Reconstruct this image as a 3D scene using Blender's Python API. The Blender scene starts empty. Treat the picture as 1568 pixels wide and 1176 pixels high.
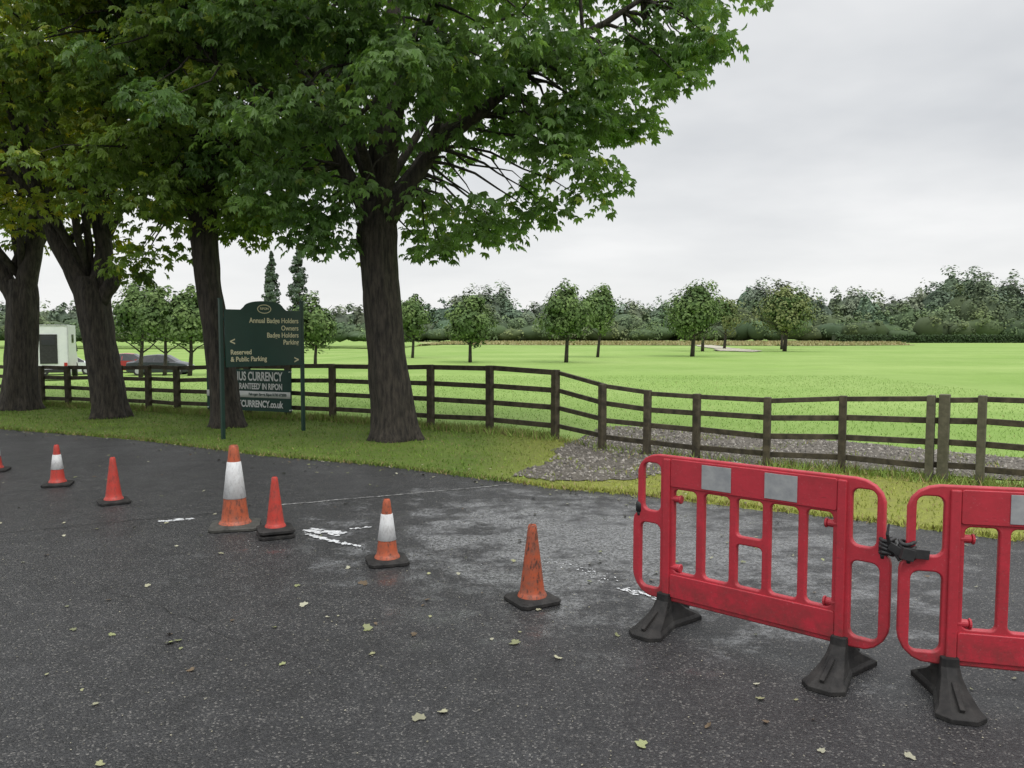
import bpy, bmesh, math, random
import numpy as np
from mathutils import Vector, Matrix, noise
random.seed(7); rng=np.random.default_rng(7)
S=bpy.context.scene
COL=S.collection

# ------------------------------------------------------------ node helpers
def newmat(name):
    m=bpy.data.materials.new(name); m.use_nodes=True
    nt=m.node_tree; b=nt.nodes['Principled BSDF']
    return m,nt,b
def N(nt,t,**k):
    n=nt.nodes.new(t)
    for a,v in k.items():
        if a.startswith('i_'): n.inputs[a[2:].replace('_',' ')].default_value=v
        else: setattr(n,a,v)
    return n
def ramp(nt,src,stops):
    r=nt.nodes.new('ShaderNodeValToRGB'); e=r.color_ramp.elements
    while len(e)<len(stops): e.new(.5)
    for i,(p,c) in enumerate(stops):
        e[i].position=p; e[i].color=(c[0],c[1],c[2],1) if isinstance(c,tuple) else (c,c,c,1)
    nt.links.new(src,r.inputs[0]); return r
def coords(nt,scale=(1,1,1),kind='pos'):
    if kind=='pos':
        g=nt.nodes.new('ShaderNodeNewGeometry'); o=g.outputs['Position']
    else:
        g=nt.nodes.new('ShaderNodeTexCoord'); o=g.outputs['Object']
    mp=nt.nodes.new('ShaderNodeMapping'); mp.inputs['Scale'].default_value=scale
    nt.links.new(o,mp.inputs[0]); return mp.outputs[0]
def noisef(nt,vec,scale,detail=5,rough=.6):
    n=N(nt,'ShaderNodeTexNoise'); n.inputs['Scale'].default_value=scale
    n.inputs['Detail'].default_value=detail; n.inputs['Roughness'].default_value=rough
    nt.links.new(vec,n.inputs['Vector']); return n.outputs['Fac']
def mix(nt,f,a,b,mode='MIX'):
    m=nt.nodes.new('ShaderNodeMix'); m.data_type='RGBA'; m.blend_type=mode
    for i,x in ((0,f),(6,a),(7,b)):
        if isinstance(x,(int,float)): m.inputs[i].default_value=x
        elif isinstance(x,tuple): m.inputs[i].default_value=(x[0],x[1],x[2],1)
        else: nt.links.new(x,m.inputs[i])
    return m.outputs[2]
def mmath(nt,op,a,b=None,clamp=False):
    m=nt.nodes.new('ShaderNodeMath'); m.operation=op; m.use_clamp=clamp
    for i,x in ((0,a),(1,b)):
        if x is None: continue
        if isinstance(x,(int,float)): m.inputs[i].default_value=x
        else: nt.links.new(x,m.inputs[i])
    return m.outputs[0]
def bump(nt,b,h,strength,dist):
    n=nt.nodes.new('ShaderNodeBump'); n.inputs['Distance'].default_value=dist
    if isinstance(strength,(int,float)): n.inputs['Strength'].default_value=strength
    else: nt.links.new(strength,n.inputs['Strength'])
    nt.links.new(h,n.inputs['Height']); nt.links.new(n.outputs[0],b.inputs['Normal'])
def simple(name,c1,c2=None,scale=6,rough=.6,bmp=0,bscale=60,bd=.005,stretch=(1,1,1),kind='obj',lo=.35,hi=.65,spec=.5):
    m,nt,b=newmat(name)
    v=coords(nt,stretch,kind)
    f=noisef(nt,v,scale,8,.65)
    r=ramp(nt,f,[(lo,c1),(hi,c2 if c2 else tuple(x*.75 for x in c1))])
    nt.links.new(r.outputs[0],b.inputs['Base Color'])
    b.inputs['Roughness'].default_value=rough
    b.inputs['Specular IOR Level'].default_value=spec
    if bmp: bump(nt,b,noisef(nt,v,bscale,5,.6),bmp,bd)
    return m

# ------------------------------------------------------------ mesh helpers
def link(o,parent=None):
    COL.objects.link(o)
    if parent: o.parent=parent
    return o
def empty(name,loc=(0,0,0),rz=0):
    e=bpy.data.objects.new(name,None); e.location=loc; e.rotation_euler=(0,0,rz)
    e.empty_display_size=.2
    COL.objects.link(e); return e
class MB:
    def __init__(s): s.v=[];s.f=[];s.m=[]
    def add(s,vs,fs,mat=0):
        o=len(s.v); s.v+= [tuple(x) for x in vs]
        s.f+=[tuple(i+o for i in f) for f in fs]; s.m+=[mat]*len(fs)
    def box(s,c,size,mat=0,M=None,taper=1.0):
        x,y,z=[q/2 for q in size]
        vs=[]
        for sz in (-1,1):
            k=taper if sz>0 else 1
            for sx,sy in ((-1,-1),(1,-1),(1,1),(-1,1)):
                p=Vector((sx*x*k,sy*y*k,sz*z))
                if M is not None: p=M@p
                vs.append(p+Vector(c))
        s.add(vs,[(3,2,1,0),(4,5,6,7),(0,1,5,4),(1,2,6,5),(2,3,7,6),(3,0,4,7)],mat)
    def beam(s,a,b,w,h,mat=0):
        a=Vector(a);b=Vector(b);d=(b-a);L=d.length;d.normalize()
        side=d.cross(Vector((0,0,1)))
        if side.length<1e-4: side=Vector((1,0,0))
        side.normalize(); up=side.cross(d)
        M=Matrix((d,side,up)).transposed()
        s.box((a+b)/2,(L,w,h),mat,M)
    def tube(s,pts,rads,n=6,mat=0,cap=True):
        vs=[];pts=[Vector(p) for p in pts]
        for i,p in enumerate(pts):
            d=(pts[min(i+1,len(pts)-1)]-pts[max(i-1,0)]).normalized()
            a=d.cross(Vector((.13,1,.07))).normalized(); b=d.cross(a)
            for k in range(n):
                t=2*math.pi*k/n
                vs.append(p+(a*math.cos(t)+b*math.sin(t))*rads[i])
        fs=[]
        for i in range(len(pts)-1):
            for k in range(n):
                fs.append((i*n+k,i*n+(k+1)%n,(i+1)*n+(k+1)%n,(i+1)*n+k))
        if cap:
            fs.append(tuple(range(n))[::-1]); fs.append(tuple((len(pts)-1)*n+k for k in range(n)))
        s.add(vs,fs,mat)
    def lathe(s,prof,n=32,mat=0,c=(0,0,0)):
        vs=[];fs=[]
        for r,z in prof:
            for k in range(n):
                t=2*math.pi*k/n; vs.append((c[0]+r*math.cos(t),c[1]+r*math.sin(t),c[2]+z))
        for i in range(len(prof)-1):
            for k in range(n): fs.append((i*n+k,i*n+(k+1)%n,(i+1)*n+(k+1)%n,(i+1)*n+k))
        s.add(vs,fs,mat)
    def rings(s,rings,mat=0,cap=True):
        n=len(rings[0]);vs=[p for r in rings for p in r];fs=[]
        for i in range(len(rings)-1):
            for k in range(n): fs.append((i*n+k,i*n+(k+1)%n,(i+1)*n+(k+1)%n,(i+1)*n+k))
        if cap:
            fs.append(tuple(range(n))[::-1]); fs.append(tuple((len(rings)-1)*n+k for k in range(n)))
        s.add(vs,fs,mat)
    def build(s,name,mats,smooth=False,parent=None,bevel=0,auto=None):
        me=bpy.data.meshes.new(name); me.from_pydata(s.v,[],s.f)
        for m in mats: me.materials.append(m)
        me.polygons.foreach_set('material_index',s.m)
        me.polygons.foreach_set('use_smooth',[smooth]*len(s.f))
        me.update()
        bm=bmesh.new(); bm.from_mesh(me); bmesh.ops.recalc_face_normals(bm,faces=bm.faces); bm.to_mesh(me); bm.free()
        o=bpy.data.objects.new(name,me); link(o,parent)
        if bevel:
            md=o.modifiers.new('b','BEVEL'); md.width=bevel; md.segments=2; md.limit_method='ANGLE'
        return o
def np_mesh(name,V,F,mats,col=None,parent=None,smooth=False,midx=None):
    me=bpy.data.meshes.new(name); nv=len(V); nf=len(F); k=F.shape[1]
    me.vertices.add(nv); me.vertices.foreach_set('co',V.astype(np.float32).ravel())
    me.loops.add(nf*k); me.loops.foreach_set('vertex_index',F.astype(np.int32).ravel())
    me.polygons.add(nf); me.polygons.foreach_set('loop_start',np.arange(0,nf*k,k,dtype=np.int32))
    for m in mats: me.materials.append(m)
    if col is not None:
        a=me.color_attributes.new('Col','FLOAT_COLOR','POINT')
        c=np.ones((nv,4),np.float32); c[:,:3]=col; a.data.foreach_set('color',c.ravel())
    me.update(calc_edges=True); me.validate()
    me.polygons.foreach_set('use_smooth',[smooth]*len(me.polygons))
    o=bpy.data.objects.new(name,me); return link(o,parent)
def unit(a): return a/np.maximum(np.linalg.norm(a,axis=1,keepdims=True),1e-9)
def leaf_geo(P,D,Nn,L,W,k=5,spread=1.25,droop=.25):
    """palmate leaves: k leaflets, one kite-shaped face each"""
    D=unit(D); Sd=unit(np.cross(Nn,D)); Nn=np.cross(D,Sd); out=[]
    L=np.asarray(L).reshape(-1,1)*np.ones((len(P),1)); 
    for j in range(k):
        a=0 if k==1 else (-spread+2*spread*j/(k-1))
        d=math.cos(a)*D+math.sin(a)*Sd; sd=np.cross(Nn,d)
        Lj=L*(1-.3*abs(a)/max(spread,.01)) if k>1 else L
        w=W*Lj
        v0=P; v1=P+d*Lj*.62+sd*w*.5-Nn*droop*.2*Lj; v2=P+d*Lj-Nn*droop*Lj; v3=P+d*Lj*.62-sd*w*.5-Nn*droop*.2*Lj
        out.append(np.stack([v0,v1,v2,v3],1))
    V=np.stack(out,1).reshape(-1,3)
    F=np.arange(len(V)).reshape(-1,4)
    return V,F
def curve_mesh(name,loops,ext,bev,mat,parent=None,loc=(0,0,0)):
    """closed 2-D outlines (holes by even-odd), extruded; result lies in local XZ, thickness along Y"""
    cu=bpy.data.curves.new(name,'CURVE'); cu.dimensions='2D'; cu.fill_mode='BOTH'
    cu.extrude=ext; cu.bevel_depth=bev; cu.bevel_resolution=2
    for lp in loops:
        sp=cu.splines.new('POLY'); sp.points.add(len(lp)-1)
        for i,(x,z) in enumerate(lp): sp.points[i].co=(x,z,0,1)
        sp.use_cyclic_u=True
    tmp=bpy.data.objects.new('tmp',cu); COL.objects.link(tmp)
    me=bpy.data.meshes.new_from_object(tmp.evaluated_get(bpy.context.evaluated_depsgraph_get()))
    bpy.data.objects.remove(tmp)
    me.transform(Matrix.Rotation(math.radians(90),4,'X'))
    me.materials.clear(); me.materials.append(mat); me.name=name
    o=bpy.data.objects.new(name,me); o.location=loc; return link(o,parent)
def text_mesh(name,body,size,x,y,z,mat,parent,align='LEFT',sx=1,bold=0):
    cu=bpy.data.curves.new(name,'FONT'); cu.body=body; cu.size=size; cu.align_x=align; cu.align_y='CENTER'
    cu.extrude=.0015; cu.offset=bold
    tmp=bpy.data.objects.new('tmp',cu); COL.objects.link(tmp)
    me=bpy.data.meshes.new_from_object(tmp.evaluated_get(bpy.context.evaluated_depsgraph_get()))
    bpy.data.objects.remove(tmp)
    me.transform(Matrix.Rotation(math.radians(90),4,'X')@Matrix.Diagonal((sx,1,1,1)))
    me.materials.clear(); me.materials.append(mat)
    o=bpy.data.objects.new(name,me); o.location=(x,y,z); return link(o,parent)
def rrect(x0,z0,x1,z1,r,n=5):
    pts=[]
    for cx,cz,a0 in ((x1-r,z1-r,0),(x0+r,z1-r,90),(x0+r,z0+r,180),(x1-r,z0+r,270)):
        for i in range(n+1):
            a=math.radians(a0+90*i/n); pts.append((cx+r*math.cos(a),cz+r*math.sin(a)))
    return pts

# ------------------------------------------------------------ world, sun, camera
SUN_EL,SUN_AZ=55,150
w=bpy.data.worlds.new('World'); S.world=w; w.use_nodes=True; nt=w.node_tree
for n in list(nt.nodes): nt.nodes.remove(n)
out=N(nt,'ShaderNodeOutputWorld')
sky=N(nt,'ShaderNodeTexSky'); sky.sky_type='NISHITA'; sky.sun_disc=False
sky.sun_elevation=math.radians(SUN_EL); sky.sun_rotation=math.radians(SUN_AZ)
bg1=N(nt,'ShaderNodeBackground'); bg1.inputs[1].default_value=.1; nt.links.new(sky.outputs[0],bg1.inputs[0])
tc=N(nt,'ShaderNodeTexCoord'); sep=N(nt,'ShaderNodeSeparateXYZ'); nt.links.new(tc.outputs['Generated'],sep.inputs[0])
zz=mmath(nt,'ADD',mmath(nt,'MAXIMUM',sep.outputs[2],0),.16)
cmb=N(nt,'ShaderNodeCombineXYZ')
nt.links.new(mmath(nt,'DIVIDE',sep.outputs[0],zz),cmb.inputs[0]); nt.links.new(mmath(nt,'DIVIDE',sep.outputs[1],zz),cmb.inputs[1])
cl=noisef(nt,cmb.outputs[0],.75,5,.5)
cr=ramp(nt,cl,[(.34,(.65,.67,.695)),(.5,(.80,.812,.825)),(.62,(.95,.952,.955))])
hz=N(nt,'ShaderNodeMapRange'); hz.inputs[1].default_value=.0; hz.inputs[2].default_value=.24
hz.inputs[3].default_value=1; hz.inputs[4].default_value=0; nt.links.new(sep.outputs[2],hz.inputs[0])
c2=mix(nt,mmath(nt,'MULTIPLY',hz.outputs[0],.85),cr.outputs[0],(.95,.95,.945))
zen=N(nt,'ShaderNodeMapRange'); zen.inputs[1].default_value=.40; zen.inputs[2].default_value=.95
zen.inputs[3].default_value=1; zen.inputs[4].default_value=2.9; nt.links.new(sep.outputs[2],zen.inputs[0])
bg2=N(nt,'ShaderNodeBackground'); nt.links.new(c2,bg2.inputs[0]); nt.links.new(zen.outputs[0],bg2.inputs[1])
ms=N(nt,'ShaderNodeMixShader'); ms.inputs[0].default_value=.94
nt.links.new(bg1.outputs[0],ms.inputs[1]); nt.links.new(bg2.outputs[0],ms.inputs[2]); nt.links.new(ms.outputs[0],out.inputs[0])
sl=bpy.data.lights.new('sun','SUN'); sl.energy=1.1; sl.angle=math.radians(14); sl.color=(1,.97,.92)
so=link(bpy.data.objects.new('sun',sl))
az=math.radians(SUN_AZ); el=math.radians(SUN_EL)
sd=Vector((math.sin(az)*math.cos(el),math.cos(az)*math.cos(el),math.sin(el)))
so.rotation_euler=sd.to_track_quat('Z','Y').to_euler()
cam=bpy.data.cameras.new('camera'); co=link(bpy.data.objects.new('camera',cam)); S.camera=co
co.location=(0,0,1.72); co.rotation_euler=(math.radians(90-3.66),0,0); cam.lens=28; cam.sensor_width=36
cam.clip_end=4000; cam.clip_start=.05
S.view_settings.view_transform='Standard'; S.view_settings.look='None'; S.view_settings.exposure=0

# ------------------------------------------------------------ materials
def foliage_mat(name,trans=.35,rough=.5,spec=.4):
    m,nt,b=newmat(name)
    a=N(nt,'ShaderNodeAttribute'); a.attribute_name='Col'
    nt.links.new(a.outputs['Color'],b.inputs['Base Color']); b.inputs['Roughness'].default_value=rough
    b.inputs['Specular IOR Level'].default_value=spec
    if trans:
        t=N(nt,'ShaderNodeBsdfTranslucent'); nt.links.new(mix(nt,1.0,a.outputs['Color'],(1.7,1.7,.8),'MULTIPLY'),t.inputs[0])
        mx=N(nt,'ShaderNodeMixShader'); mx.inputs[0].default_value=trans
        nt.links.new(b.outputs[0],mx.inputs[1]); nt.links.new(t.outputs[0],mx.inputs[2])
        nt.links.new(mx.outputs[0],nt.nodes['Material Output'].inputs[0])
    return m
M_leaf=foliage_mat('leaf',.40,.45,.5); M_far=foliage_mat('far_foliage',0,.85,.2); M_grassb=foliage_mat('grass_blade',0,.7,.2)
M_litter=foliage_mat('leaf_litter',.0,.5)
M_bark=simple('bark',(.014,.012,.010),(.075,.062,.049),7,.9,1.0,9,.035,(3,3,.55))
M_wood=simple('fence_wood',(.028,.023,.014),(.09,.074,.046),9,.85,.4,60,.004,(1,1,1),'obj')
M_wood2=simple('fence_wood_pale',(.075,.072,.045),(.13,.12,.08),14,.9,.4,60,.004)

def grass_mat(name,a,b_,c,patch=.25,right=None,far=False):
    m,nt,b=newmat(name); v=coords(nt)
    n1=noisef(nt,v,patch,4,.55); n2=noisef(nt,v,9,6,.7); n3=noisef(nt,v,70,3,.6)
    c1=ramp(nt,n1,[(.35,a),(.65,b_)]).outputs[0]
    if far:
        nb=noisef(nt,coords(nt,(.35,1.6,1)),.09,4,.6); c1=mix(nt,.7,c1,ramp(nt,nb,[(.35,(.80,.84,.78)),(.65,(1.16,1.1,1.2))]).outputs[0],'MULTIPLY')
        nc=noisef(nt,v,.7,6,.7); c1=mix(nt,.6,c1,ramp(nt,nc,[(.35,(.85,.88,.8)),(.65,(1.12,1.08,1.15))]).outputs[0],'MULTIPLY')
    if right:
        sp_=N(nt,'ShaderNodeSeparateXYZ'); nt.links.new(v,sp_.inputs[0])
        mr=N(nt,'ShaderNodeMapRange'); mr.inputs[1].default_value=-.6; mr.inputs[2].default_value=.9; nt.links.new(sp_.outputs[0],mr.inputs[0])
        c1=mix(nt,mr.outputs[0],c1,right)
    c2=mix(nt,mmath(nt,'MULTIPLY',ramp(nt,n2,[(.45,0.),(.7,1.)]).outputs[0],.6),c1,c)
    c3=mix(nt,.55,c2,ramp(nt,n3,[(.3,.55),(.7,1.3)]).outputs[0],'MULTIPLY')
    nt.links.new(c3,b.inputs['Base Color']); b.inputs['Roughness'].default_value=.9
    b.inputs['Specular IOR Level'].default_value=.12
    bump(nt,b,n3,.5,.02); return m
M_field=grass_mat('field_grass',(.20,.325,.070),(.26,.375,.105),(.27,.35,.13),.12,None,True)
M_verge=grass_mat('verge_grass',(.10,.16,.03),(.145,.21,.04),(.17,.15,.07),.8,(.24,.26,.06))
M_rough=grass_mat('rough_grass',(.30,.30,.14),(.26,.31,.12),(.36,.32,.19),.3)
M_soil=simple('gravel_soil',(.050,.041,.032),(.19,.17,.14),22,.9,.8,70,.02,kind='pos')

# asphalt
m,nt,b=newmat('asphalt'); M_asph=m; v=coords(nt)
vo=N(nt,'ShaderNodeTexVoronoi'); vo.inputs['Scale'].default_value=125; nt.links.new(v,vo.inputs['Vector'])
sepc=N(nt,'ShaderNodeSeparateColor'); nt.links.new(vo.outputs['Color'],sepc.inputs[0])
stones=ramp(nt,sepc.outputs[0],[(0,(.017,.017,.018)),(.55,(.032,.032,.034)),(.90,(.054,.053,.052)),(1,(.17,.162,.15))]).outputs[0]
big=noisef(nt,v,.55,5,.6); med=noisef(nt,v,5,6,.65)
c1=mix(nt,.8,stones,ramp(nt,med,[(.3,.65),(.7,1.25)]).outputs[0],'MULTIPLY')
c1=mix(nt,.8,c1,ramp(nt,big,[(.3,.75),(.7,1.2)]).outputs[0],'MULTIPLY')
mp=N(nt,'ShaderNodeMapping'); g=N(nt,'ShaderNodeNewGeometry'); nt.links.new(g.outputs['Position'],mp.inputs[0])
mp.inputs['Location'].default_value=(-.85/2.5,-6.5/2.2,0); mp.inputs['Scale'].default_value=(1/2.5,1/2.2,0)
ln=N(nt,'ShaderNodeVectorMath'); ln.operation='LENGTH'; nt.links.new(mp.outputs[0],ln.inputs[0])
dm=mmath(nt,'SUBTRACT',1.05,ln.outputs['Value'])
wn=noisef(nt,coords(nt,(1,1.3,1)),2.2,8,.74)
wet=mmath(nt,'MULTIPLY',mmath(nt,'ADD',dm,mmath(nt,'MULTIPLY',mmath(nt,'SUBTRACT',wn,.52),4.6)),1.5,True)
damp=ramp(nt,noisef(nt,v,.9,6,.7),[(.38,.1),(.62,.5)]).outputs[0]
wall=mmath(nt,'MAXIMUM',wet,damp,True)
c1=mix(nt,mmath(nt,'MULTIPLY',wall,.3),c1,(.017,.017,.018))
nt.links.new(c1,b.inputs['Base Color'])
ro=mmath(nt,'SUBTRACT',.60,mmath(nt,'MULTIPLY',wall,.34)); nt.links.new(ro,b.inputs['Roughness'])
nt.links.new(mmath(nt,'ADD',.35,mmath(nt,'MULTIPLY',wet,.65)),b.inputs['Specular IOR Level'])
film=mmath(nt,'MULTIPLY',wet,ramp(nt,noisef(nt,v,55,3,.75),[(.46,0.),(.54,1.)]).outputs[0])
nt.links.new(film,b.inputs['Coat Weight']); b.inputs['Coat Roughness'].default_value=.06; b.inputs['Coat IOR'].default_value=1.9
hh=mmath(nt,'SUBTRACT',1,vo.outputs['Distance'])
bump(nt,b,hh,mmath(nt,'SUBTRACT',.75,mmath(nt,'MULTIPLY',wet,.25)),.005)
cb=N(nt,'ShaderNodeBump'); cb.inputs['Strength'].default_value=.25; cb.inputs['Distance'].default_value=.004
nt.links.new(noisef(nt,v,60,2,.5),cb.inputs['Height']); nt.links.new(cb.outputs[0],b.inputs['Coat Normal'])

# ------------------------------------------------------------ terrain
def sst(x): 
    x=np.clip(x,0,1); return x*x*(3-2*x)
def H(x,y):
    return -1.25*sst((np.asarray(y,float)-20)/36)*sst((-np.asarray(x,float)-9)/15)
xs=np.concatenate([np.linspace(-900,-70,12),np.linspace(-60,40,51),np.linspace(60,900,14)])
ys=np.concatenate([np.linspace(-60,18,8),np.linspace(20,80,31),np.linspace(95,300,12),np.linspace(400,2500,8)])
X,Y=np.meshgrid(xs,ys); Z=H(X,Y); nx=len(xs); ny=len(ys)
V=np.stack([X,Y,Z],-1).reshape(-1,3)
I=np.arange(nx*ny).reshape(ny,nx)
F=np.stack([I[:-1,:-1],I[:-1,1:],I[1:,1:],I[1:,:-1]],-1).reshape(-1,4)
np_mesh('grass_field_ground',V,F,[M_field],smooth=True)

EX=[-60,-40,-13,-9.17,-6.2,-3.53,-1.54,-.03,.477,1.225,2.07,3.3,4.21,5,7,10,25]
EY=[46,33,16,14.16,12.83,11.1,10.11,9.08,8.7,8.38,7.89,7.12,6.44,5.9,4.5,3,-3]
def edge(x):
    return np.interp(x,EX,EY)
def strip(name,xs,y0,y1,z,mat):
    V=np.concatenate([np.stack([xs,y0,np.full_like(xs,z)],1),np.stack([xs,y1,np.full_like(xs,z)],1)])
    n=len(xs); i=np.arange(n-1); F=np.stack([i,i+1,i+1+n,i+n],1)
    return np_mesh(name,V,F,[mat])
ax=np.linspace(-60,25,2600)
jit=np.array([.07*noise.noise((x*3,1.3,0))+.05*noise.noise((x*14,7.3,0))+.12*noise.noise((x*.7,3.3,0)) for x in ax])
FP=[(-14.2,20.1,.93),(-13.1,19.7,.93),(-12.17,19.35,.93),(-11.24,18.99,.94),(-10.43,18.66,.95),(-9.67,18.33,.97),(-8.88,18.0,.99),(-8.10,17.7,1.0),(-7.28,17.26,1.01),
 (-6.37,16.84,1.04),(-5.49,16.5,1.06),(-4.54,16.1,1.09),(-3.54,15.66,1.11),(-2.46,14.98,1.13),(-1.47,14.35,1.15),(-.387,13.78,1.16),(.70,12.83,1.13),
 (1.33,11.67,.975),(1.905,11.16,.92),(2.504,10.75,.90),(3.256,10.11,.905),(4.08,9.78,.95),(4.86,9.2,1.0),(5.29,8.92,1.02),(5.85,8.4,1.02),(6.5,7.7,1.02),(7.2,6.9,1.02),(8.1,6.1,1.02),(9.2,5.2,1.02)]
fx=[p[0] for p in FP]; fy=[p[1] for p in FP]
vx=np.linspace(-40,12,900)
vj=np.array([.15*noise.noise((x*2,9,0)) for x in vx])
strip('grass_verge',vx,edge(vx)-.15,np.interp(vx,[-40]+fx+[12],[31]+fy+[3.5])+.35+vj,.004,M_verge)
strip('asphalt_road',ax,np.full_like(ax,-25.),edge(ax)+jit,.009,M_asph)

def poly_sheet(name,pts,z,mat,wob=.08,sub=14):
    P=[]
    for i in range(len(pts)):
        a=Vector(pts[i]+(0,)); b_=Vector(pts[(i+1)%len(pts)]+(0,))
        for k in range(sub):
            q=a.lerp(b_,k/sub); n_=noise.noise_vector(q*2.2)*wob+noise.noise_vector(q*9)*wob*.6
            P.append((q.x+n_.x,q.y+n_.y,z))
    bm=bmesh.new(); f=bm.faces.new([bm.verts.new(p) for p in P]); bmesh.ops.triangulate(bm,faces=[f])
    me=bpy.data.meshes.new(name); bm.to_mesh(me); bm.free(); me.materials.append(mat)
    for p in me.polygons:
        if p.normal.z<0: p.flip()
    return link(bpy.data.objects.new(name,me))
GP=[(.0,9.5),(.5,10.6),(.75,11.9),(1.73,14.6),(3.27,14.1),(4.95,12.7),(6.3,11.4),(7.4,10.4),(8.6,9.0),(8.0,7.6),(6.6,8.6),(5.45,9.35),(4.7,9.75),(3.37,10.2),(2.2,10.4),(1.9,9.6),(1.3,9.2),(.5,9.1)]
poly_sheet('gravel_track',GP,.0145,M_soil,.17)
def inpoly(x,y,P):
    c=np.zeros(len(x),bool); n=len(P)
    for i in range(n):
        x1,y1=P[i]; x2,y2=P[(i+1)%n]
        k=((y1>y)!=(y2>y))&(x<(x2-x1)*(y-y1)/(y2-y1+1e-12)+x1); c^=k
    return c
RG=[(-12,118),(8,112),(26,110),(38,106),(56,112),(66,136),(70,160),(20,160),(-20,160)]
poly_sheet('rough_grass_strip',RG,.05,M_rough,2.0)
M_path=simple('path_stone',(.34,.32,.24),(.42,.39,.31),3,.9,kind='pos')
poly_sheet('field_path',[(21.8,86),(19.6,76),(21.6,71.5),(23.8,75),(24.6,88),(28,112),(25.5,112)],.06,M_path,.4)

n=11000; gx=rng.uniform(-.1,8.6,n); gy=rng.uniform(7.6,14.6,n); k=inpoly(gx,gy,GP); gx=gx[k];gy=gy[k]; n=len(gx)
oct_=np.array([(1,0,0),(0,1,0),(-1,0,0),(0,-1,0),(0,0,1),(0,0,-1)],float)
of=np.array([(0,1,4),(1,2,4),(2,3,4),(3,0,4),(1,0,5),(2,1,5),(3,2,5),(0,3,5)])
sz=rng.uniform(.008,.026,(n,1,1))*rng.uniform(.7,1.3,(n,1,3)); V=oct_[None]*sz+rng.normal(0,.003,(n,6,3))
V[:,:,0]+=gx[:,None]; V[:,:,1]+=gy[:,None]; V[:,:,2]+=.018
F=(of[None]+np.arange(n)[:,None,None]*6).reshape(-1,3)
gc=np.repeat(rng.uniform(.08,.40,(n,1))*np.array([[1,.92,.82]]),6,0)
m,nt,b=newmat('stone'); a=N(nt,'ShaderNodeAttribute'); a.attribute_name='Col'; nt.links.new(a.outputs['Color'],b.inputs['Base Color']); b.inputs['Roughness'].default_value=.8; M_stone=m
np_mesh('gravel_stones',V.reshape(-1,3),F,[M_stone],gc)

def blades(name,x,y,h,col,zoff=0.0,w=.008):
    n=len(x); z=H(x,y)+zoff; a=rng.uniform(0,2*np.pi,n); ww=w*rng.uniform(.6,1.4,n)
    bx=np.cos(a)*ww; by=np.sin(a)*ww; lx=rng.normal(0,.45,n)*h; ly=rng.normal(0,.45,n)*h
    V=np.stack([np.stack([x-bx,y-by,z],1),np.stack([x+bx,y+by,z],1),np.stack([x+lx,y+ly,z+h],1)],1).reshape(-1,3)
    F=np.arange(3*n).reshape(-1,3); return np_mesh(name,V,F,[M_grassb],np.repeat(col,3,0))
def gcol(n,a,b_,dry=.08):
    t=rng.uniform(0,1,(n,1)); c=np.array(a)*(1-t)+np.array(b_)*t
    d=rng.uniform(0,1,n)<dry; c[d]=np.array([.30,.24,.11])*rng.uniform(.6,1.2,(d.sum(),1)); return c
xx=[];yy=[];hh=[];cc=[]
def addb(x,y,h,c): xx.append(x);yy.append(y);hh.append(h);cc.append(c)
n=70000; x=rng.uniform(-13,6.5,n); y=rng.uniform(6,20,n); fl=np.interp(x,fx,fy)
k=(y>edge(x)+.02)&(y<fl+.6)&~inpoly(x,y,GP); x=x[k];y=y[k];n=len(x)
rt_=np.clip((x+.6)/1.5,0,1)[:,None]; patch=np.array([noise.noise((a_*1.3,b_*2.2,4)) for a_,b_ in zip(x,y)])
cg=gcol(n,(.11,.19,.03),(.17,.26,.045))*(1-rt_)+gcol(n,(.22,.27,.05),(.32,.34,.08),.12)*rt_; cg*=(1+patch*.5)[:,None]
addb(x,y,rng.uniform(.015,.045,n),cg)
n=9000; x=rng.uniform(-13,7,n); y=edge(x)+rng.normal(.04,.05,n)
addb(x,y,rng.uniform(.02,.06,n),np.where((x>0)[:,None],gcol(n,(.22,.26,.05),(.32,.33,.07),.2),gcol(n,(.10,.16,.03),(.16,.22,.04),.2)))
n=26000; x=rng.uniform(-13,8,n); y=np.interp(x,fx,fy)+rng.normal(0,.16,n)
k=rng.uniform(0,1,n)<np.where((x>.7)&(x<3.2),.12,np.where(x>3.2,.45,1)); x=x[k];y=y[k];n=len(x)
addb(x,y,rng.uniform(.04,.15,n),gcol(n,(.17,.26,.05),(.27,.34,.09),.2))
n=60000; x=rng.uniform(-16,14,n); y=10+rng.uniform(0,1,n)**1.6*22; k=(y>np.interp(x,fx,fy)+.2)&~inpoly(x,y,GP)
x=x[k];y=y[k];n=len(x); addb(x,y,rng.uniform(.02,.05,n),gcol(n,(.19,.31,.065),(.26,.38,.11),.03))
n=9000; x=rng.uniform(0,8,n); y=rng.uniform(8,14.6,n); cx_=np.array([noise.noise((a_*1.6,b_*1.6,2)) for a_,b_ in zip(x,y)]); k=inpoly(x,y,GP)&(cx_>.02)
x=x[k];y=y[k];n=len(x); addb(x,y,rng.uniform(.02,.07,n),gcol(n,(.20,.27,.05),(.28,.33,.08),.2))
blades('grass',np.concatenate(xx),np.concatenate(yy),np.concatenate(hh),np.concatenate(cc),.008)

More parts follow.
